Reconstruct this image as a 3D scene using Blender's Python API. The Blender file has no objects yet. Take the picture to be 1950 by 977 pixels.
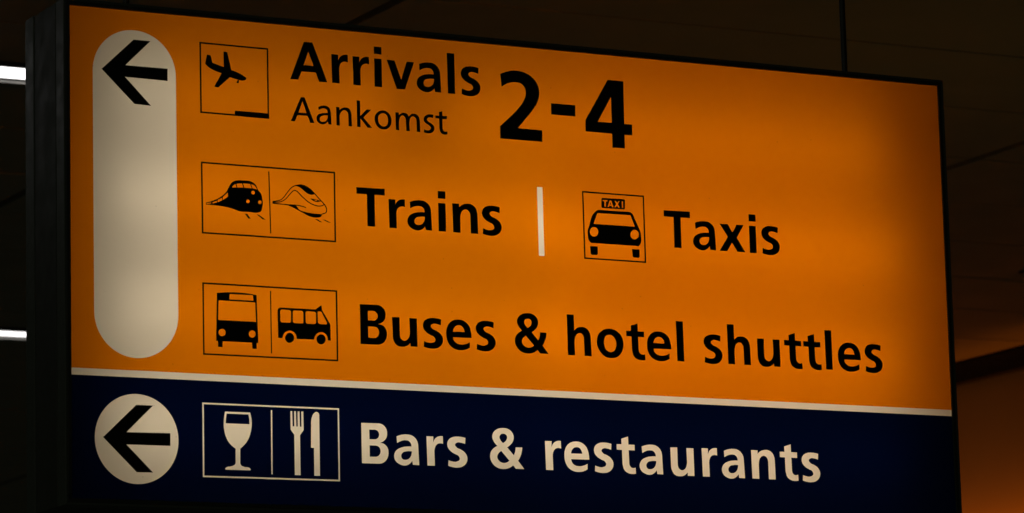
import bpy, math, random
from mathutils import Vector, Matrix
from mathutils.geometry import tessellate_polygon
random.seed(4)
scene = bpy.context.scene
COL = scene.collection

# ------------------------------------------------------------------ camera
# World axes: X along the sign, Y away from the viewer, Z up.  Camera found by
# fitting the sign's edges, the round arrow fields and the ceiling joints.
ZO = 3.7757                       # height of the sign panel's top edge above the floor
FPX, PPX, PPY = 7436.6, 975.0, 488.5
YAW, PITCH, ROLL = 0.4820, 0.1751, -0.0252
CAM = Vector((-3.1855, -8.2757, 1.6))
FW = Vector((math.sin(YAW)*math.cos(PITCH), math.cos(YAW)*math.cos(PITCH), math.sin(PITCH)))
_r = Vector((math.cos(YAW), -math.sin(YAW), 0)); _u = _r.cross(FW)
RT = math.cos(ROLL)*_r + math.sin(ROLL)*_u
UP = -math.sin(ROLL)*_r + math.cos(ROLL)*_u
cd = bpy.data.cameras.new('camera'); cam = bpy.data.objects.new('camera', cd); COL.objects.link(cam)
cd.sensor_width = 36; cd.lens = FPX/1950*36; cd.clip_end = 200; cd.clip_start = 0.1
cam.matrix_world = Matrix(((RT.x, UP.x, -FW.x, CAM.x), (RT.y, UP.y, -FW.y, CAM.y), (RT.z, UP.z, -FW.z, CAM.z), (0, 0, 0, 1)))
cd.dof.use_dof = True; cd.dof.focus_distance = 9.5; cd.dof.aperture_fstop = 8.0
scene.camera = cam

# ------------------------------------------------------------------ world, exposure, lamps
w = bpy.data.worlds.new('World'); scene.world = w; w.use_nodes = True
w.node_tree.nodes['Background'].inputs[0].default_value = (0.9, 1.0, 0.65, 1)
w.node_tree.nodes['Background'].inputs[1].default_value = 0.0045
scene.view_settings.view_transform = 'Standard'; scene.view_settings.look = 'None'
scene.view_settings.exposure = 0; scene.view_settings.gamma = 1

def area_lamp(name, loc, target, size, power, color, spread=math.pi):
    l = bpy.data.lights.new(name, 'AREA'); l.shape = 'RECTANGLE'; l.size, l.size_y = size
    l.energy = power; l.color = color
    o = bpy.data.objects.new(name, l); COL.objects.link(o); o.location = loc
    o.rotation_euler = (Vector(target)-Vector(loc)).to_track_quat('-Z', 'Y').to_euler()
    l.spread = spread
    return o
# dim hall light behind the camera's left shoulder, and amber light washing up the far wall
area_lamp('hall_light', (-9.0, -7.0, 4.6), (0, 0.1, 3.2), (3.0, 1.0), 50.0, (0.95, 1.0, 0.70))
area_lamp('amber_wall_light', (8.20, 8.8, ZO-.36), (8.36, 8.8, ZO-.05), (3.0, 0.12), 2.3, (1.0, 0.21, 0.002), math.radians(100))
area_lamp('amber_ceiling_fill', (4.1, 2.5, 2.5), (4.0, 2.5, 4.6), (2.6, 1.0), 0.85, (1.0, 0.46, 0.04))  # unseen fill lamp, added to lift the ceiling behind the sign

# ------------------------------------------------------------------ materials
def nodes(name):
    m = bpy.data.materials.new(name); m.use_nodes = True
    nt = m.node_tree; nt.nodes.clear()
    return m, nt, nt.nodes.new, nt.links.new
def grain(nt, scale, lo, hi, detail=4):
    N, L = nt.nodes.new, nt.links.new
    tc = N('ShaderNodeTexCoord'); nz = N('ShaderNodeTexNoise')
    nz.inputs['Scale'].default_value = scale; nz.inputs['Detail'].default_value = detail
    L(tc.outputs['Object'], nz.inputs['Vector'])
    mr = N('ShaderNodeMapRange'); mr.inputs[1].default_value = .3; mr.inputs[2].default_value = .7
    mr.inputs[3].default_value = lo; mr.inputs[4].default_value = hi
    L(nz.outputs[0], mr.inputs[0]); return mr.outputs[0]
def opaque(name, col, rough=.5, metal=0.0, var=.25, scale=14, spec=.5):
    m, nt, N, L = nodes(name)
    b = N('ShaderNodeBsdfPrincipled'); o = N('ShaderNodeOutputMaterial'); L(b.outputs[0], o.inputs[0])
    b.inputs['Metallic'].default_value = metal; b.inputs['Specular IOR Level'].default_value = spec
    g = grain(nt, scale, 1-var, 1+var)
    mx = N('ShaderNodeVectorMath'); mx.operation = 'SCALE'; mx.inputs[0].default_value = col
    L(g, mx.inputs['Scale']); L(mx.outputs[0], b.inputs['Base Color'])
    g2 = grain(nt, scale*3, rough-.08, rough+.08); L(g2, b.inputs['Roughness'])
    return m
def backlit(name, trans, refl, dust=True):
    """acrylic sheet: lets light through from behind, with faint dirt"""
    m, nt, N, L = nodes(name)
    o = N('ShaderNodeOutputMaterial')
    t = N('ShaderNodeBsdfTranslucent'); d = N('ShaderNodeBsdfDiffuse'); ad = N('ShaderNodeAddShader')
    d.inputs[0].default_value = (*refl, 1)
    mul = N('ShaderNodeVectorMath'); mul.operation = 'SCALE'; mul.inputs[0].default_value = trans
    g = grain(nt, 5.0, .97, 1.03, 6)
    if dust:                                   # sparse specks of dirt on the sheet
        tc = N('ShaderNodeTexCoord'); vo = N('ShaderNodeTexVoronoi'); vo.inputs['Scale'].default_value = 16
        L(tc.outputs['Object'], vo.inputs['Vector'])
        sp = N('ShaderNodeMapRange'); sp.inputs[1].default_value = .018; sp.inputs[2].default_value = .04
        sp.inputs[3].default_value = .72; sp.inputs[4].default_value = 1
        L(vo.outputs['Distance'], sp.inputs[0])
        mm = N('ShaderNodeMath'); mm.operation = 'MULTIPLY'; L(g, mm.inputs[0]); L(sp.outputs[0], mm.inputs[1]); g = mm.outputs[0]
    L(g, mul.inputs['Scale']); L(mul.outputs[0], t.inputs[0])
    L(t.outputs[0], ad.inputs[0]); L(d.outputs[0], ad.inputs[1])
    gl = N('ShaderNodeBsdfGlossy'); gl.inputs['Roughness'].default_value = .22
    fr = N('ShaderNodeFresnel'); fr.inputs[0].default_value = 1.35
    mx = N('ShaderNodeMixShader'); L(fr.outputs[0], mx.inputs[0]); L(ad.outputs[0], mx.inputs[1]); L(gl.outputs[0], mx.inputs[2])
    L(mx.outputs[0], o.inputs[0]); return m
def glow(name, col, strength):
    m, nt, N, L = nodes(name)
    e = N('ShaderNodeEmission'); e.inputs[0].default_value = (*col, 1); e.inputs[1].default_value = strength
    o = N('ShaderNodeOutputMaterial'); L(e.outputs[0], o.inputs[0]); return m

M_ORANGE = backlit('orange_acrylic', (.50, .134, .0002), (.20, .07, .004))
M_WHITE = backlit('opal_acrylic', (.54, .50, .445), (.30, .30, .27))
M_BLUE = backlit('dark_blue_acrylic', (.0002, .0016, .0145), (.003, .005, .016))
M_BLACK = opaque('black_vinyl', (.006, .006, .004), .5, var=.15, spec=.3)
M_FRAME = opaque('dark_anodised_frame', (.054, .063, .053), .42, metal=.0, var=.06, scale=9)
M_SIDE = opaque('charcoal_sheet_metal', (.030, .034, .025), .5, metal=.0, var=.07, scale=6)
M_GROOVE = opaque('black_groove', (.01, .01, .01), .7)
M_LINER = opaque('cream_light_box_lining', (.27, .225, .155), .7, var=.03)
M_LIP = opaque('dark_frame_lip', (.022, .024, .021), .5)
M_ROD = opaque('black_steel', (.01, .01, .01), .5)
M_CEIL = opaque('painted_ceiling_panel', (.50, .46, .38), .55, var=.07, scale=1.6)
M_VOID = opaque('dark_ceiling_void', (.008, .008, .007), .9)
M_WALL = opaque('ochre_wall', (.55, .40, .14), .7, var=.08, scale=1.2)
M_TRIM = opaque('dark_trim', (.012, .014, .012), .6)
M_TRAY = opaque('grey_luminaire_tray', (.35, .34, .31), .45, var=.08)
M_LENS = glow('fluorescent_lens', (1.0, .97, .96), 2.2)
M_METAL = opaque('pale_metal', (.55, .5, .42), .35, metal=.6)

# ------------------------------------------------------------------ mesh helpers
class MB:
    def __init__(s): s.v, s.f, s.mi = [], [], []
    def box(s, x0, x1, y0, y1, z0, z1, mi=0):
        n = len(s.v)
        s.v += [(x, y, z) for z in (z0, z1) for y in (y0, y1) for x in (x0, x1)]
        s.f += [tuple(n+i for i in q) for q in ((0,2,3,1),(4,5,7,6),(0,1,5,4),(2,6,7,3),(0,4,6,2),(1,3,7,5))]
        s.mi += [mi]*6
    def cyl(s, p, q, r, seg=14, mi=0, r2=None):
        p, q = Vector(p), Vector(q); d = (q-p).normalized(); r2 = r if r2 is None else r2
        a = d.orthogonal().normalized(); b = d.cross(a); n = len(s.v)
        for c, rr in ((p, r), (q, r2)):
            for i in range(seg):
                t = 2*math.pi*i/seg; s.v.append(tuple(c+rr*(math.cos(t)*a+math.sin(t)*b)))
        for i in range(seg):
            j = (i+1) % seg; s.f.append((n+i, n+j, n+seg+j, n+seg+i)); s.mi.append(mi)
        s.f.append(tuple(n+i for i in reversed(range(seg)))); s.f.append(tuple(n+seg+i for i in range(seg))); s.mi += [mi]*2
    def build(s, name, mats, parent=None, bevel=0):
        me = bpy.data.meshes.new(name); me.from_pydata(s.v, [], s.f)
        for m in (mats if isinstance(mats, (list, tuple)) else [mats]): me.materials.append(m)
        for p, i in zip(me.polygons, s.mi): p.material_index = i
        me.update()
        return link(name, me, parent, bevel)
def link(name, me, parent=None, bevel=0):
    o = bpy.data.objects.new(name, me); COL.objects.link(o)
    if parent: o.parent = parent
    if bevel:
        b = o.modifiers.new('bevel', 'BEVEL'); b.width = bevel; b.segments = 2; b.limit_method = 'ANGLE'
    return o
def tag(o, label=None, cat=None, group=None, kind=None):
    for k, v in (('label', label), ('category', cat), ('group', group), ('kind', kind)):
        if v: o[k] = v
    return o
def empty(name, loc=(0, 0, 0)):
    o = bpy.data.objects.new(name, None); COL.objects.link(o); o.location = loc; return o

# ------------------------------------------------------------------ the setting: ceiling and wall
CZ = ZO + 0.80                                   # underside of the ceiling
XJ, XP, YJ, YP = 2.115, 3.22, 2.545, 0.775       # joints found by projecting them on the ceiling
m = MB(); m.box(-8.0, 8.9, -4.2, 20.0, CZ+.10, CZ+.2)
ceiling = tag(m.build('ceiling', M_VOID), kind='structure')
gx, gy = .024, .0085
m = MB(); m.box(gx, XP-gx, gy, YP-gy, 0, .03)
pm = None
for i in range(-3, 2):
    for j in range(-8, 22):
        if pm is None:
            p0 = m.build('ceiling_panel', M_CEIL, ceiling, .003); pm = p0.data; o = p0
        else: o = link('ceiling_panel', pm, ceiling, .003)
        o.location = (XJ+i*XP, YJ+j*YP, CZ+random.uniform(-.0015, .0015))
        o.rotation_euler = (random.uniform(-.0012, .0012), random.uniform(-.0006, .0006), 0)
WX = 8.36
m = MB(); m.box(WX, WX+.2, -4.2, 20.0, ZO-2.4, CZ-.10)
wall = tag(m.build('wall_right', M_WALL), kind='structure')
m = MB(); m.box(WX-.06, WX+.2, -4.2, 20.0, CZ-.115, CZ-.012); m.build('shadow_gap_trim', M_TRIM, wall, .004)

def ceiling_light(x0, x1, y, label, lens=.162):
    r = empty('ceiling_light', ((x0+x1)/2, y+.14, CZ))
    tag(r, label, 'ceiling light', 'linear lights in the ceiling')
    h = (x1-x0)/2
    m = MB(); m.box(-h, h, .007-lens, .10, -.012, -.002); m.build('tray', M_TRIM, r)
    m = MB(); m.box(-h+.005, h-.005, .022-lens, .022, -.016, -.0125); m.build('lens', M_LENS, r)
    for a_ in (.0120-lens, .0225):
        m = MB(); m.box(-h+.005, h-.005, a_, a_+.0095, -.0166, -.0125); m.build('lens_frame', M_TRIM, r)
    m = MB(); m.box(-h, h, .036, .098, -.030, -.013); m.build('reflector_rail', M_TRAY, r, .004)
    for s in (-1, 1):
        m = MB(); m.box(s*h-.004, s*h+.004, .007-lens, .10, -.038, -.0125); m.build('end_cap', M_TRIM, r)
ceiling_light(-1.95, 2.03, 3.865, 'white glowing linear ceiling light left of sign, the upper and brighter one')
ceiling_light(2.30, 5.40, 9.15, 'thinner white glowing linear ceiling light left of sign, the lower one', .135)

r = empty('ceiling_sprinkler', (7.03, 6.20, CZ)); tag(r, 'small round sprinkler head on brown ceiling at the right edge', 'sprinkler')
m = MB(); m.cyl((0, 0, -.006), (0, 0, 0), .030, 20, r2=.036); m.build('rosette', M_ROD, r)
m = MB(); m.cyl((0, 0, -.03), (0, 0, -.006), .012, 12, r2=.016); m.cyl((0, 0, -.036), (0, 0, -.031), .02, 16); m.build('nozzle', M_METAL, r)

# ------------------------------------------------------------------ the sign
W, H, HD, ST = 2.40, 1.1481, 0.8481, 0.016
sign = empty('direction_sign', (W/2, 0.117, ZO-H-.016))
tag(sign, 'backlit orange and dark blue airport direction sign hanging in a charcoal frame', 'sign')
S0 = sign.location.copy()
def part(o, parent=sign):
    """geometry is written in world metres; hang it under the sign without moving it"""
    o.parent = parent
    me = o.data
    if not me.get('shifted'):
        me.transform(Matrix.Translation(-S0)); me['shifted'] = True
    return o
Z = lambda z: ZO+z

# light box lining: white inside, dark outside
m = MB(); x0, x1, z0, z1, y0, y1, t = -.006, W+.006, -H-.006, .006, .003, .231, .002
m.box(x0-t, x0, y0, y1, Z(z0), Z(z1), 0); m.box(x1, x1+t, y0, y1, Z(z0), Z(z1), 0)
m.box(x0-t, x1+t, y0, y1, Z(z1), Z(z1)+t, 0); m.box(x0-t, x1+t, y0, y1, Z(z0)-t, Z(z0), 0)
part(m.build('light_box', M_LINER))
m = MB(); a = .0005; x0 -= t+a; x1 += t+a; z0 -= t+a; z1 += t+a; t = .001
m.box(x0-t, x0, y0, y1, Z(z0), Z(z1)); m.box(x1, x1+t, y0, y1, Z(z0), Z(z1))
m.box(x0-t, x1+t, y0, y1, Z(z1), Z(z1)+t); m.box(x0-t, x1+t, y0, y1, Z(z0)-t, Z(z0))
part(m.build('groove_lining', M_GROOVE))

FWD = .016                                       # width of the frame face
def ring_bars(name, y0, y1, out, inn, mat, bevel):
    """four mitred bars; out/inn = distance outside the panel edge of the outer and inner faces"""
    X0, X1, A, B = -out, W+out, Z(-H-out), Z(out)
    x0, x1, a_, b_ = -inn, W+inn, Z(-H-inn), Z(inn)
    cs = [((X0, B), (X1, B), (x1, b_), (x0, b_)), ((X1, B), (X1, A), (x1, a_), (x1, b_)),
          ((X1, A), (X0, A), (x0, a_), (x1, a_)), ((X0, A), (X0, B), (x0, b_), (x0, a_))]
    res = []
    for q in cs:
        m = MB(); m.v = [(p[0], y, p[1]) for y in (y0, y1) for p in q]
        m.f = [(3,2,1,0), (4,5,6,7)] + [(i, (i+1) % 4, 4+(i+1) % 4, 4+i) for i in range(4)]
        m.mi = [0]*6
        res.append(part(m.build(name, mat, None, bevel)))
    return res
front = ring_bars('frame_bar', -.009, .040, FWD, .0095, M_FRAME, .0015)
ring_bars('frame_lip', -.009, -.0035, .0094, .0, M_LIP, .0008)
ring_bars('side_panel', .046, .182, FWD-.001, .0095, M_SIDE, .001)
ring_bars('back_frame_bar', .188, .243, FWD, .0095, M_FRAME, .0015)
ring_bars('back_frame_lip', .2375, .243, .0094, .0, M_LIP, .0008)
# a screw in the lower left corner of the frame
m = MB(); m.cyl((-.0075, -.0105, Z(-H+.004)), (-.0075, -.0085, Z(-H+.004)), .0035, 12); s_ = m.build('screw', M_ROD); part(s_, front[3])
# two suspension rods with base plates
for x in (.192, 2.198):
    m = MB(); m.cyl((x, .12, Z(.0165)), (x, .12, CZ+.02), .0078, 16); ro = part(m.build('hanger_rod', M_ROD))
    m = MB(); m.cyl((x, .12, Z(.0163)), (x, .12, Z(.024)), .022, 18); part(m.build('base_plate', M_ROD), ro)
    m = MB(); m.cyl((x, .12, CZ-.008), (x, .12, CZ+.001), .035, 18); part(m.build('ceiling_rose', M_ROD), ro)
# fluorescent tubes inside the box, of uneven age
E0 = 11.0
TUBES = [(-.185, .125, .84, .485), (-.19, .95, 2.22, .53)]
for z, kl, kr in ((-.44, .735, .69), (-.705, .725, .69), (-.97, .735, .70)):
    TUBES += [(z+.010, .118, 1.290, kl), (z-.014, 1.225, 2.268, kr)]
for z, xa, xb, k in TUBES:
    m = MB(); m.cyl((xa, .133, Z(z)), (xb, .133, Z(z)), .013, 12)
    tb = part(m.build('lamp_tube', glow('tube_glow', (1.0, .845, .60), E0*k)))
    for xe, s in ((xa, -1), (xb, 1)):
        m = MB(); m.cyl((xe, .133, Z(z)), (xe+s*.025, .133, Z(z)), .0145, 12); part(m.build('tube_cap', M_TRAY), tb)

# ---- flat shapes on the sign face.  Traced outlines come as pixels of enlarged
# crops of the photograph and are cast onto the panel plane (Y = 0).
def cast(px, py):
    d = FW + RT*((px-PPX)/FPX) - UP*((py-PPY)/FPX)
    t = -CAM.y/d.y; p = CAM + d*t
    return Vector((p.x, p.z))
CROPS = dict(ARR=(540, 60, 4.441), NUM=(930, 110, 5.1433), TRA=(660, 330, 4.875), TAX=(1240, 370, 6.514),
             BUS=(670, 560, 4.875), HOT=(1060, 580, 5.735), SHU=(1320, 590, 5.1316), BAR=(670, 790, 5.5714),
             RES=(1010, 800, 6.5), URA=(1280, 820, 6.5), PTRAIN=(370, 290, 5.1414), PBUS=(370, 520, 5.1414),
             PGLASS=(370, 750, 5.1414), PTAXI=(1090, 340, 5.425), PPLANE=(360, 50, 3.756), FULL=(0, 0, 1))
def at(crop, x, y):
    x0, y0, s = CROPS[crop]; return cast(x0+x/s, y0+y/s)

def parse(crop, txt):
    """'x,y' smooth point, 'x,yc' corner, 'x,yt' curve meeting a straight run"""
    out = []
    for w_ in txt.split():
        k = 's'
        if w_[-1] in 'ct': k = w_[-1]; w_ = w_[:-1]
        a, b = w_.split(','); out.append((at(crop, float(a), float(b)), k))
    return out
def smooth(pts, n=7):
    """closed outline from tagged points as a list of 2D vectors"""
    N = len(pts); P = [p for p, _ in pts]; K = [k for _, k in pts]; tan = []
    for i in range(N):
        a = P[i]-P[i-1]; b = P[(i+1) % N]-P[i]
        if K[i] == 's':
            t = a/max(a.length_squared, 1e-12)+b/max(b.length_squared, 1e-12)
        elif K[i] == 't':
            t = a if K[i-1] in 'ct' and K[(i+1) % N] == 's' else b
            if K[i-1] in 'ct' and K[(i+1) % N] in 'ct': t = None
        else: t = None
        tan.append(t.normalized() if t is not None and t.length > 0 else None)
    res = []
    for i in range(N):
        j = (i+1) % N; p, q = P[i], P[j]; L = (q-p).length
        if K[i] in 'ct' and K[j] in 'ct':
            res.append(p); continue
        h0 = p+tan[i]*L*.36 if tan[i] is not None else p+((q-tan[j]*L*.36)-p)*.4
        h1 = q-tan[j]*L*.36 if tan[j] is not None else q+(h0-q)*.4
        for k in range(n):
            t = k/n; u = 1-t
            res.append(p*u**3+h0*3*u*u*t+h1*3*u*t*t+q*t**3)
    return res
def circle(c, rx, rz=None, n=48):
    rz = rz or rx
    return [Vector((c[0]+rx*math.cos(2*math.pi*i/n), c[1]+rz*math.sin(2*math.pi*i/n))) for i in range(n)]
def pcircle(crop, x, y, rx, ry, n=28):
    return [at(crop, x+rx*math.cos(2*math.pi*i/n), y+ry*math.sin(2*math.pi*i/n)) for i in range(n)]
def stroke(pts, wd):
    """ribbon round an open line, wd = one width or one per point, metres"""
    P = pts; n = len(P); ws = wd if isinstance(wd, list) else [wd]*n; A, B = [], []
    for i in range(n):
        d = (P[min(i+1, n-1)]-P[max(i-1, 0)]).normalized(); q = Vector((-d.y, d.x))*ws[i]/2
        A.append(P[i]+q); B.append(P[i]-q)
    return A+B[::-1]
def open_curve(crop, txt, n=6):
    P = [p for p, _ in parse(crop, txt)]; out = []
    for i in range(len(P)-1):
        a, b, c, d = P[max(i-1, 0)], P[i], P[i+1], P[min(i+2, len(P)-1)]
        for k in range(n):
            t = k/n
            out.append(.5*((2*b)+(c-a)*t+(2*a-5*b+4*c-d)*t*t+(3*b-a-3*c+d)*t**3))
    return out+[P[-1]]
def frame_loops(crop, corners, th):
    q = [at(crop, *c) for c in corners]; res = []
    for i in range(4):
        a = (q[i-1]-q[i]).normalized(); b = (q[(i+1) % 4]-q[i]).normalized()
        s = abs(a.x*b.y-a.y*b.x); res.append(q[i]+(a+b)*th/s)
    return q, res
def flat(name, regions, y, mat, parent, thick=0.0):
    """regions: list of [outer, hole, ...] loops; a sheet at depth y, with sides if thick"""
    v, f = [], []
    def add(p, yy): v.append((p.x, yy, p.y)); return len(v)-1
    for loops in regions:
        loops = [list(l) for l in loops]
        idx = [add(p, y-thick) for l in loops for p in l]
        tris = tessellate_polygon([[Vector((p.x, p.y, 0)) for p in l] for l in loops])
        allp = [p for l in loops for p in l]
        for a, b, c in tris:
            A, B, C = allp[a], allp[b], allp[c]
            cr = (B.x-A.x)*(C.y-A.y)-(B.y-A.y)*(C.x-A.x)
            if abs(cr) < 1e-14: continue
            f.append((idx[a], idx[b], idx[c]) if cr > 0 else (idx[a], idx[c], idx[b]))
        if thick:
            k = 0
            for l in loops:
                n = len(l); back = [add(p, y-.0002) for p in l]
                for i in range(n):
                    j = (i+1) % n; f.append((idx[k+i], idx[k+j], back[j], back[i]))
                k += n
    me = bpy.data.meshes.new(name); me.from_pydata(v, [], f); me.materials.append(mat); me.update()
    return part(link(name, me), parent)

# ---- glyph outlines: (crop, anchor point, [[outer, holes...], ...])
G = {
 'T': ('TAX', (287, 662), [['153,197c 478,217c 480,297c 363,289c 376,668c 287,662c 275,284c 156,274c']]),
 'a': ('RES', (1645, 673), [['1378,327c 1435,309 1490,304 1560,320 1610,370 1630,440t 1645,673c 1572,668c 1564,622c 1532,658 1485,677 1420,662 1370,620 1353,572 1370,507 1432,463 1500,450 1553,450c 1545,412 1524,386 1482,375 1432,383 1385,408c',
                             '1558,508c 1500,507 1450,525 1435,565 1450,598 1488,609 1533,588 1553,550']]),
 'r': ('RES', (195, 616), [['180,258c 262,262c 262,335c 283,290 322,262 376,258c 380,352c 342,345 302,362 281,405 277,460t 284,619c 195,616c']]),
 'e': ('RES', (729, 490), [['729,490c 720,412 692,335 638,284 560,265 482,288 433,355 421,440 435,525 473,590 533,630 605,642 660,633 708,610c 708,542c 655,565 600,572 545,555 515,522 505,483c',
                             '503,413c 516,368 543,342 575,335 610,347 632,378 642,418c']]),
 's': ('RES', (800, 632), [['1003,295c 1000,368c 950,352 908,350 880,376 898,408 950,436 1000,475 1028,540 1015,600 972,641 910,655 850,648 800,632c 803,563c 850,580 897,583 938,552 924,514 880,489 830,456 796,412 787,365 805,315 850,285 905,278 955,283']]),
 't': ('RES', (1069, 365), [['1125,231c 1208,204c 1213,303c 1289,307c 1292,376c 1216,372c 1223,520t 1232,566 1255,590 1280,594 1303,588c 1308,663c 1262,667 1207,653 1165,618 1146,565 1139,490t 1134,369c 1069,365c 1067,297c 1128,299c']]),
 'u': ('BUS', (609, 490), [['372,213c 441,215c 444,370t 456,415 485,434 515,422 533,388 537,330t 532,223c 602,227c 609,490c 544,487c 542,455c 510,482 465,490 416,475 386,430 377,360t']]),
 'n': ('URA', (994, 593), [['976,241c 1056,245c 1058,288c 1092,256 1145,241 1203,250 1245,287 1265,340 1271,390t 1283,605c 1198,602c 1189,410t 1178,348 1155,319 1125,313 1092,335 1075,385 1073,440t 1079,598c 994,593c']]),
 'h': ('HOT', (123, 551), [['108,107c 184,110c 191,282c 222,254 270,245 325,263 358,308 372,380t 381,565c 304,561c 297,390t 286,337 266,316 244,312 213,333 197,378 194,430t 200,555c 123,551c']]),
 'o': ('HOT', (600, 580), [['565,264 648,287 706,348 728,430 712,515 665,570 600,585 530,570 472,512 438,420 450,338 495,285',
                             '570,331 620,352 647,410 648,455 630,502 587,520 542,497 518,435 518,385 536,345']]),
 'l': ('HOT', (1318, 619), [['1299,181c 1376,184c 1393,623c 1318,619c']]),
 '&': ('BAR', (1740, 572), [['1830,576c 1740,572c 1712,537c 1670,563 1610,575 1542,558 1490,510 1467,440 1480,385 1510,350 1545,330c 1508,285 1490,235 1503,185 1545,150 1595,140 1660,152 1702,190 1717,240 1706,287 1680,320 1648,345c 1718,430c 1733,390 1738,345c 1808,347c 1800,405 1786,448 1764,488c',
                             '1605,300c 1577,268 1566,235 1580,208 1605,200 1636,211 1648,240 1638,270', '1586,383c 1672,487c 1640,507 1605,510 1565,490 1543,447 1555,410']]),
 'B': ('BAR', (108, 513), [['100,85c 260,90t 320,101 360,140 374,200 362,252 335,280 300,297c 347,313 379,350 389,400 375,465 335,507 285,518t 108,513c',
                             '184,156c 225,157t 270,168 290,208 278,244 238,260t 187,258c', '188,323c 235,325t 287,340 305,385 290,428 248,446t 190,444c']]),
 'i': ('TAX', (1223, 726), [['1211,390c 1294,395c 1307,731c 1223,726c'], ['1205,247c 1289,252c 1293,341c 1208,335c']]),
 'x': ('TAX', (848, 701), [['848,365c 945,371c 1005,475c 1056,379c 1145,383c 1060,540c 1168,721c 1068,714c 1001,600c 942,706c 848,701c 948,528c']]),
 'A': ('ARR', (55, 402), [['170,88c 242,93c 369,430c 299,426c 272,348c 152,338c 123,407c 55,402c', '208,172c 252,292c 168,284c']]),
 'v': ('ARR', (956, 486), [['871,240c 936,245c 993,408c 1040,255c 1102,261c 1025,490c 956,486c']]),
}
GL = {k: (at(c, *a), [[smooth(parse(c, t)) for t in reg] for reg in regs]) for k, (c, a, regs) in G.items()}
def glyph(ch, crop, x, y):
    a, regs = GL[ch]; d = at(crop, x, y)-a
    return [[[p+d for p in l] for l in reg] for reg in regs]
ORANGE_TEXT = [('ARR', 'A', 55, 402), ('ARR', 'r', 410, 434), ('ARR', 'r', 590, 451), ('ARR', 'i', 769, 466), ('ARR', 'v', 956, 486),
 ('ARR', 'a', 1332, 518), ('ARR', 'l', 1390, 523), ('ARR', 's', 1505, 529),
 ('TRA', 'T', 192, 491), ('TRA', 'r', 397, 507), ('TRA', 'a', 793, 533), ('TRA', 'i', 854, 538), ('TRA', 'n', 989, 547), ('TRA', 's', 1264, 562),
 ('TAX', 'T', 287, 662), ('TAX', 'a', 804, 697), ('TAX', 'x', 848, 701), ('TAX', 'i', 1223, 726), ('TAX', 's', 1379, 731),
 ('BUS', 'B', 80, 464), ('BUS', 'u', 609, 490), ('BUS', 's', 667, 489), ('BUS', 'e', 1111, 409), ('BUS', 's', 1158, 514), ('BUS', '&', 1748, 552),
 ('HOT', 'h', 123, 551), ('HOT', 'o', 600, 580), ('HOT', 't', 759, 345), ('HOT', 'e', 1250, 490), ('HOT', 'l', 1318, 619),
 ('SHU', 's', 112, 512), ('SHU', 'h', 343, 529), ('SHU', 'u', 853, 558), ('SHU', 't', 888, 347), ('SHU', 't', 1076, 358),
 ('SHU', 'l', 1299, 583), ('SHU', 'e', 1638, 493), ('SHU', 's', 1685, 601)]
BLUE_TEXT = [('BAR', 'B', 108, 513), ('BAR', 'a', 715, 534), ('BAR', 'r', 803, 538), ('BAR', 's', 1022, 540), ('BAR', '&', 1740, 572),
 ('RES', 'r', 195, 616), ('RES', 'e', 729, 490), ('RES', 's', 800, 632), ('RES', 't', 1069, 365), ('RES', 'a', 1645, 673),
 ('URA', 'u', 276, 562), ('URA', 'r', 381, 568), ('URA', 'a', 902, 591), ('URA', 'n', 994, 593), ('URA', 't', 1334, 328), ('URA', 's', 1618, 617)]
LIGHT = [  # the thinner Dutch word
 ['145,555c 176,557c 260,776c 225,773c 202,714c 116,708c 94,760c 60,757c', '159,590c 193,691c 125,686c'],
 ['293,640c 320,628 347,627 380,641 396,672 400,710t 405,787c 377,785c 374,762c 353,780 320,785 290,767 277,740 287,708 322,692 372,690c 364,663 340,651 315,655 295,664c', '374,712c 335,712 309,727 305,745 316,761 338,764 362,750 371,732'],
 ['443,639c 470,641c 471,665c 495,648 522,643 555,656 570,686 574,720t 578,803c 549,800c 546,720t 538,682 514,666 490,677 475,705 473,735t 475,795c 446,793c'],
 ['617,583c 645,585c 648,713c 703,659c 741,662c 674,727c 749,817c 710,814c 650,737c 650,809c 621,806c'],
 ['835,668 880,685 907,725 912,765 895,808 850,829 802,812 773,767 768,735 787,690', '838,692 867,704 882,740 880,775 867,797 848,804 816,789 799,752 800,720 815,700'],
 ['945,683c 974,685c 974,707c 998,691 1022,688 1046,699 1058,720c 1080,699 1107,696 1135,711 1148,740 1152,775t 1155,851c 1126,848c 1123,770t 1114,731 1093,719 1072,732 1064,765 1063,790t 1067,844c 1037,841c 1034,770t 1026,726 1005,711 985,723 976,752 975,780t 978,836c 950,833c'],
 ['1266,705c 1263,733c 1240,727 1221,730 1211,745 1224,763 1250,780 1270,803 1274,830 1259,852 1230,862 1207,860 1186,853c 1187,826c 1212,836 1235,832 1245,815 1231,796 1205,779 1186,757 1185,735 1203,709 1235,700'],
 ['1312,682c 1341,674c 1341,714c 1381,717c 1379,742c 1342,740c 1344,810t 1351,839 1367,848 1384,844c 1385,870c 1359,872 1332,860 1318,825 1316,795t 1314,737c 1283,734c 1283,710c 1313,713c'],
]
TH = .0007
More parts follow.
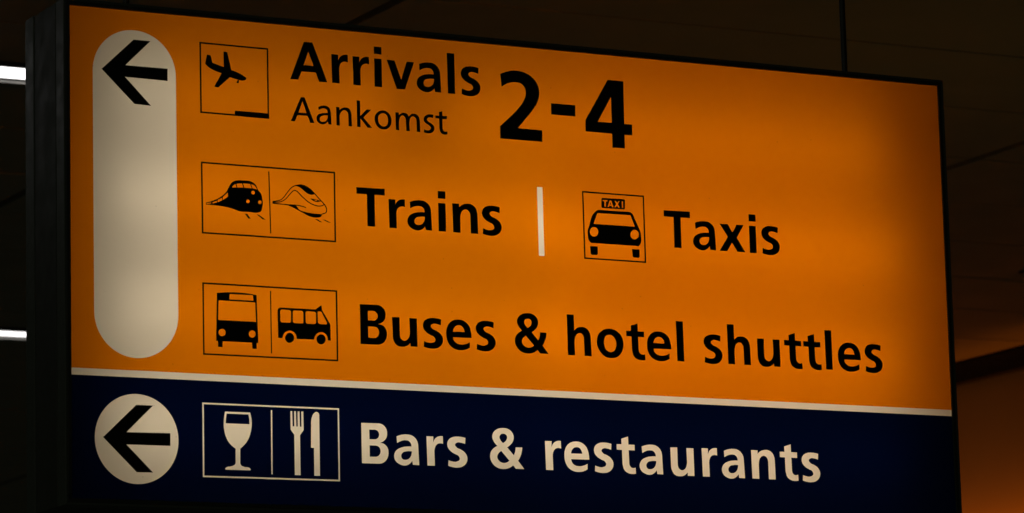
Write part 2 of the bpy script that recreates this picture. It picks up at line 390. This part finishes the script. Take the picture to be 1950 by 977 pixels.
# ---- the coloured panels, with the white fields let into them
pill_top, pill_bot, pr = (.1633, Z(-.1489)), (.1633, Z(-.7149)), .104
pill = [Vector((pill_top[0]+pr*math.cos(math.pi*i/40), pill_top[1]+pr*math.sin(math.pi*i/40))) for i in range(41)] + \
       [Vector((pill_bot[0]+pr*math.cos(math.pi+math.pi*i/40), pill_bot[1]+pr*math.sin(math.pi+math.pi*i/40))) for i in range(41)]
bar = [at('TRA', *p) for p in ((1767, 127), (1817, 131), (1837, 768), (1786, 765))]
e = .0055
rect = lambda a, b, c, d: [Vector((a, c)), Vector((b, c)), Vector((b, d)), Vector((a, d))]
orange = flat('orange_panel', [[rect(-e, W+e, Z(-HD), Z(e)), pill, bar]], 0, M_ORANGE, sign)
stripe = flat('white_stripe', [[rect(-e, W+e, Z(-HD-ST), Z(-HD))]], 0, M_WHITE, sign)
disc = circle((.1618, Z(-1.0065)), .1030, .1040, 72)
box_o, box_i = frame_loops('PGLASS', ((78, 85), (1417, 142), (1427, 857), (84, 815)), .0037)
P = lambda crop, t: smooth(parse(crop, t))
midline = stroke([at('PGLASS', 756, 160), at('PGLASS', 761, 787)], .0033)
glass = P('PGLASS', '302,173c 546,183c 560,240 562,310 550,385 515,468 450,537c 450,672t 458,698 485,714 545,730 553,742 545,750c 310,742c 303,733 312,722 365,709 398,692 406,665t 405,537c 350,490 312,425 293,350 288,280 294,215')
glass_hole = P('PGLASS', '318,193c 530,202c 538,250 541,298c 308,289c 310,240')
fork = P('PGLASS', '941,169c 958,169c 963,318c 979,319c 977,170c 995,171c 999,320c 1013,320c 1011,172c 1030,172c 1034,322c 1049,322c 1047,173c 1067,174c 1071,355c 1035,405c 1041,797c 985,795c 979,400c 943,350c')
knife = P('PGLASS', '1175,802c 1172,530c 1143,527c 1144,310t 1150,235 1170,192 1198,177 1217,190 1223,225t 1231,803c')
bt = [glyph(c, k, x, y) for k, c, x, y in BLUE_TEXT]
regs = [[rect(-e, W+e, Z(-H-e), Z(-HD-ST)), disc, box_o] + [r[0] for g in bt for r in g],
        [box_i, midline, glass, fork, knife], [glass_hole]] + [[h] for g in bt for r in g for h in r[1:]]
blue = flat('blue_panel', regs, 0, M_BLUE, sign)
flat('unseen_back_panel', [[rect(1.3, W+e, Z(-H-e), Z(e))]], .2345, M_ORANGE, sign)  # unseen rear face, added so its orange glow lights the ceiling behind
flat('unseen_back_panel', [[rect(-e, 1.3, Z(-H-e), Z(e))]], .2345, M_BLUE, sign)  # made-up dark side of the rear face, cuts the glow at the left

# ---- white arrow fields with their black arrows
fld = flat('arrow_field', [[pill]], 0, M_WHITE, sign); fld['label'] = 'tall white rounded field on orange panel'
flat('arrow', [[P('FULL', '193.2,131.1c 254,75.7c 286.1,78.7c 238.2,124.3c 318.8,131.1c 318.8,154.4c 237.5,146.3c 287.2,201.7c 255.7,198c')]], -.0004, M_BLACK, fld, TH)
fld = flat('arrow_field', [[disc]], 0, M_WHITE, sign); fld['label'] = 'round white field on blue panel'
flat('arrow', [[P('FULL', '196.2,832.4c 259.1,771.2c 291.2,772.5c 240.3,823.1c 324,825.1c 324,849.2c 240.3,846.5c 291.2,900c 260.1,899.4c')]], -.0004, M_BLACK, fld, TH)
flat('divider_bar', [[bar]], 0, M_WHITE, sign)

# ---- lettering
for (k, c, x, y) in ORANGE_TEXT: flat('letter' if c != '&' else 'ampersand', glyph(c, k, x, y), -.0002, M_BLACK, orange, TH)
for ls in LIGHT: flat('letter', [[P('ARR', t) for t in ls]], -.0002, M_BLACK, orange, TH)
flat('digit', [[P('NUM', '115,160c 180,136 265,127 352,146 430,195 480,265 497,345 481,430 430,515 360,602 287,690c 525,711c 528,824c 115,791c 113,670c 205,586 285,505 342,425 366,350 358,302 325,258 265,240 197,249 129,284c')]], -.0002, M_BLACK, orange, TH)
flat('hyphen', [[P('NUM', '612,446c 849,465c 851,576c 614,556c')]], -.0002, M_BLACK, orange, TH)
flat('digit', [[P('NUM', '1166,217c 1320,232c 1329,648c 1407,656c 1408,761c 1333,756c 1336,889c 1214,881c 1210,745c 951,722c 949,610c'), P('NUM', '1199,385c 1208,638c 1070,627c')]], -.0002, M_BLACK, orange, TH)
for (k, c, x, y), g in zip(BLUE_TEXT, bt): flat('letter' if c != '&' else 'ampersand', g, 0, M_WHITE, blue)

# ---- pictograms: a thin square border with its symbols inside
def picto(crop, corners, th, label, mat=M_BLACK):
    a, b = frame_loops(crop, corners, th)
    o = flat('pictogram', [[a, b]], -.0002, mat, sign, TH if mat is M_BLACK else 0); o['label'] = label; return o
def sym(name, regs, parent, mat=M_BLACK): return flat(name, regs, 0 if mat is M_WHITE else -.0003, mat, parent, TH if mat is M_BLACK else 0)
p = picto('PPLANE', ((73, 112), (565, 158), (572, 663), (80, 620)), .0039, 'arrivals pictogram with descending aeroplane')
sym('aeroplane_symbol', [[P('PPLANE', '127,203c 153,208c 167,262c 247,292c 246,181c 272,187c 302,315c 347,332 385,353 408,378 388,389 345,382 292,365c 208,438c 179,432c 232,337c 170,312 132,287 114,268c')],
                         [P('PPLANE', '346,384c 355,386c 356,395 353,406 343,406 338,399 344,393')]], p)
flat('runway_bar', [[P('PPLANE', '327,604c 572,624c 572,663c 327,638c')]], -.0005, M_BLACK, p, TH)
C = 'PTRAIN'
p = picto(C, ((63, 91), (1377, 192), (1387, 882), (73, 795)), .0039, 'trains pictogram with two trains')
sym('divider_line', [[stroke([at(C, 728, 188), at(C, 747, 795)], .0027)]], p)
sym('train_symbol', [[P(C, '113,492c 180,474 250,440 310,390 345,325 370,293 408,278 480,277 558,288 600,320 622,367 652,408 665,455 665,540 650,580 615,592 540,586 440,578 380,556 300,535 200,520 113,513c'),
    P(C, '370,348c 380,325 402,312c 412,345c'), P(C, '412,310c 465,304c 480,346c 422,346c'), P(C, '476,304c 545,312c 560,352c 490,348c'),
    P(C, '555,315c 585,325 600,341 613,365c 568,353c'), P(C, '278,440c 328,395c 328,435c 280,467c'), P(C, '228,467c 270,447c 271,470c 228,490c'),
    P(C, '175,492c 220,475c 220,493c 178,502c'), P(C, '119,498c 165,493c 163,503c 119,507c'),
    pcircle(C, 574, 396, 18, 18), pcircle(C, 524, 481, 18, 18), pcircle(C, 641, 490, 17, 18)]], p)
for t in ('493,602c 518,604c 551,651c 528,649c', '608,608c 632,612c 698,661c 668,657c'): sym('track_mark', [[P(C, t)]], p)
LW = .0024
o1 = open_curve(C, '768,482 830,472 870,446 920,380 958,341 1000,325 1050,320 1110,345 1175,405 1230,465 1275,515 1295,560 1286,592 1250,606')
o2 = open_curve(C, '768,490 840,486 890,460 940,405 965,381 985,375 1010,388 1060,440 1130,497 1200,525 1245,525 1270,512')
o3 = open_curve(C, '768,499 850,508 920,514 1000,519 1060,531 1092,543')
sym('train_symbol', [[stroke(o1, LW)], [stroke(o2, LW)], [stroke(o3, LW)],
    [P(C, '985,331c 1015,323 1050,320 1110,345 1178,408c 1150,417 1100,400 1060,366 1022,340')],
    [P(C, '1135,453c 1190,462c 1215,469 1242,480c 1200,487 1163,476'), P(C, '1174,466c 1203,467c 1194,476c 1180,473c')],
    [P(C, '880,511c 940,515 1000,528 1022,560 1090,586 1170,601 1250,606c 1240,630 1200,640 1140,632 1070,598 1000,560 940,530')],
    [stroke([at(C, 768, 479), at(C, 769, 502)], LW)]], p)
for t in ('1180,655c 1205,657c 1252,687c 1230,684c', '1255,659c 1280,662c 1337,691c 1312,688c'): sym('track_mark', [[P(C, t)]], p)
C = 'PBUS'
def rrect(c, q, r=.12):
    """rounded quadrilateral from four crop points"""
    P4 = [at(c, *k) for k in q]; out = []
    for i in range(4):
        a, b, d = P4[i-1], P4[i], P4[(i+1) % 4]; L = min((a-b).length, (d-b).length)*r
        s, t = b+(a-b).normalized()*L, b+(d-b).normalized()*L
        for k in range(6):
            u = k/5; out.append(s*(1-u)**2+b*2*u*(1-u)+t*u*u)
    return out
p = picto(C, ((77, 90), (1397, 170), (1409, 865), (85, 800)), .0038, 'buses pictogram with bus front and shuttle van')
sym('divider_line', [[stroke([at(C, 745, 176), at(C, 755, 787)], .0027)]], p)
sym('bus_symbol', [[P(C, '220,196c 280,190 345,188 480,195 560,206 608,217c 626,686c 610,685c 610,743c 567,741c 564,682c 277,668c 276,725c 231,723c 230,666c 212,664c'),
    rrect(C, ((345, 206), (573, 218), (578, 271), (341, 258))), rrect(C, ((237, 268), (595, 288), (603, 478), (232, 459)), .03),
    pcircle(C, 271, 582, 35, 36), pcircle(C, 566, 598, 34, 36)]], p)
sym('van_symbol', [[P(C, '820,635c 814,380t 820,350 848,338t 1185,357c 1243,315c 1248,360c 1325,495c 1331,515c 1335,662c 1308,660c 1300,620 1272,588 1235,580 1200,593 1180,620 1172,652c 1001,645c 991,600 962,572 930,564 895,577 871,605 863,637c'),
    rrect(C, ((838, 356), (945, 364), (945, 488), (842, 484)), .2), rrect(C, ((963, 365), (1066, 371), (1067, 495), (965, 490)), .2),
    rrect(C, ((1087, 373), (1190, 380), (1190, 501), (1089, 496)), .2), rrect(C, ((1207, 376), (1242, 378), (1306, 504), (1209, 499)), .25)]], p)
for x, y in ((932, 635), (1240, 650)): sym('wheel', [[pcircle(C, x, y, 45, 49)]], p)
C = 'PTAXI'
p = picto(C, ((98, 129), (738, 177), (761, 873), (121, 830)), .0038, 'taxi pictogram')
Ai = P(C, '391,246c 398,270c 384,269c')
sym('roof_sign', [[rrect(C, ((298, 200), (542, 216), (541, 321), (298, 304)), .17), P(C, '310,222c 361,225c 361,238c 344,237c 346,291c 330,290c 328,236c 311,234c'),
    P(C, '383,228c 400,229c 425,298c 407,297c 402,283c 380,281c 375,294c 362,293c'), P(C, '432,231c 449,232c 460,253c 472,233c 487,234c 469,266c 489,302c 471,301c 460,278c 446,299c 431,298c 451,264c'),
    P(C, '507,236c 521,237c 524,304c 510,303c')], [Ai]], p)
sym('car_symbol', [[P(C, '228,350 262,326 300,326t 570,344t 608,356 630,388t 697,540t 708,600 702,672 680,699 650,696t 200,667t 175,648 157,565 163,515t'),
    P(C, '257,357c 598,380c 643,497c 216,469c'), pcircle(C, 222, 551, 44, 49), pcircle(C, 641, 580, 44, 49)]], p)
for t in ('182,697c 259,702c 261,778c 252,791c 200,789c 186,775c', '615,729c 692,733c 693,808c 684,820c 632,817c 620,803c'): sym('wheel', [[P(C, t)]], p)
p = flat('pictogram', [[box_o, box_i]], 0, M_WHITE, sign); p['label'] = 'bars and restaurants pictogram with white border'
sym('divider_line', [[midline]], p, M_WHITE)
sym('wine_glass_symbol', [[glass, glass_hole]], p, M_WHITE); sym('fork_symbol', [[fork]], p, M_WHITE); sym('knife_symbol', [[knife]], p, M_WHITE)
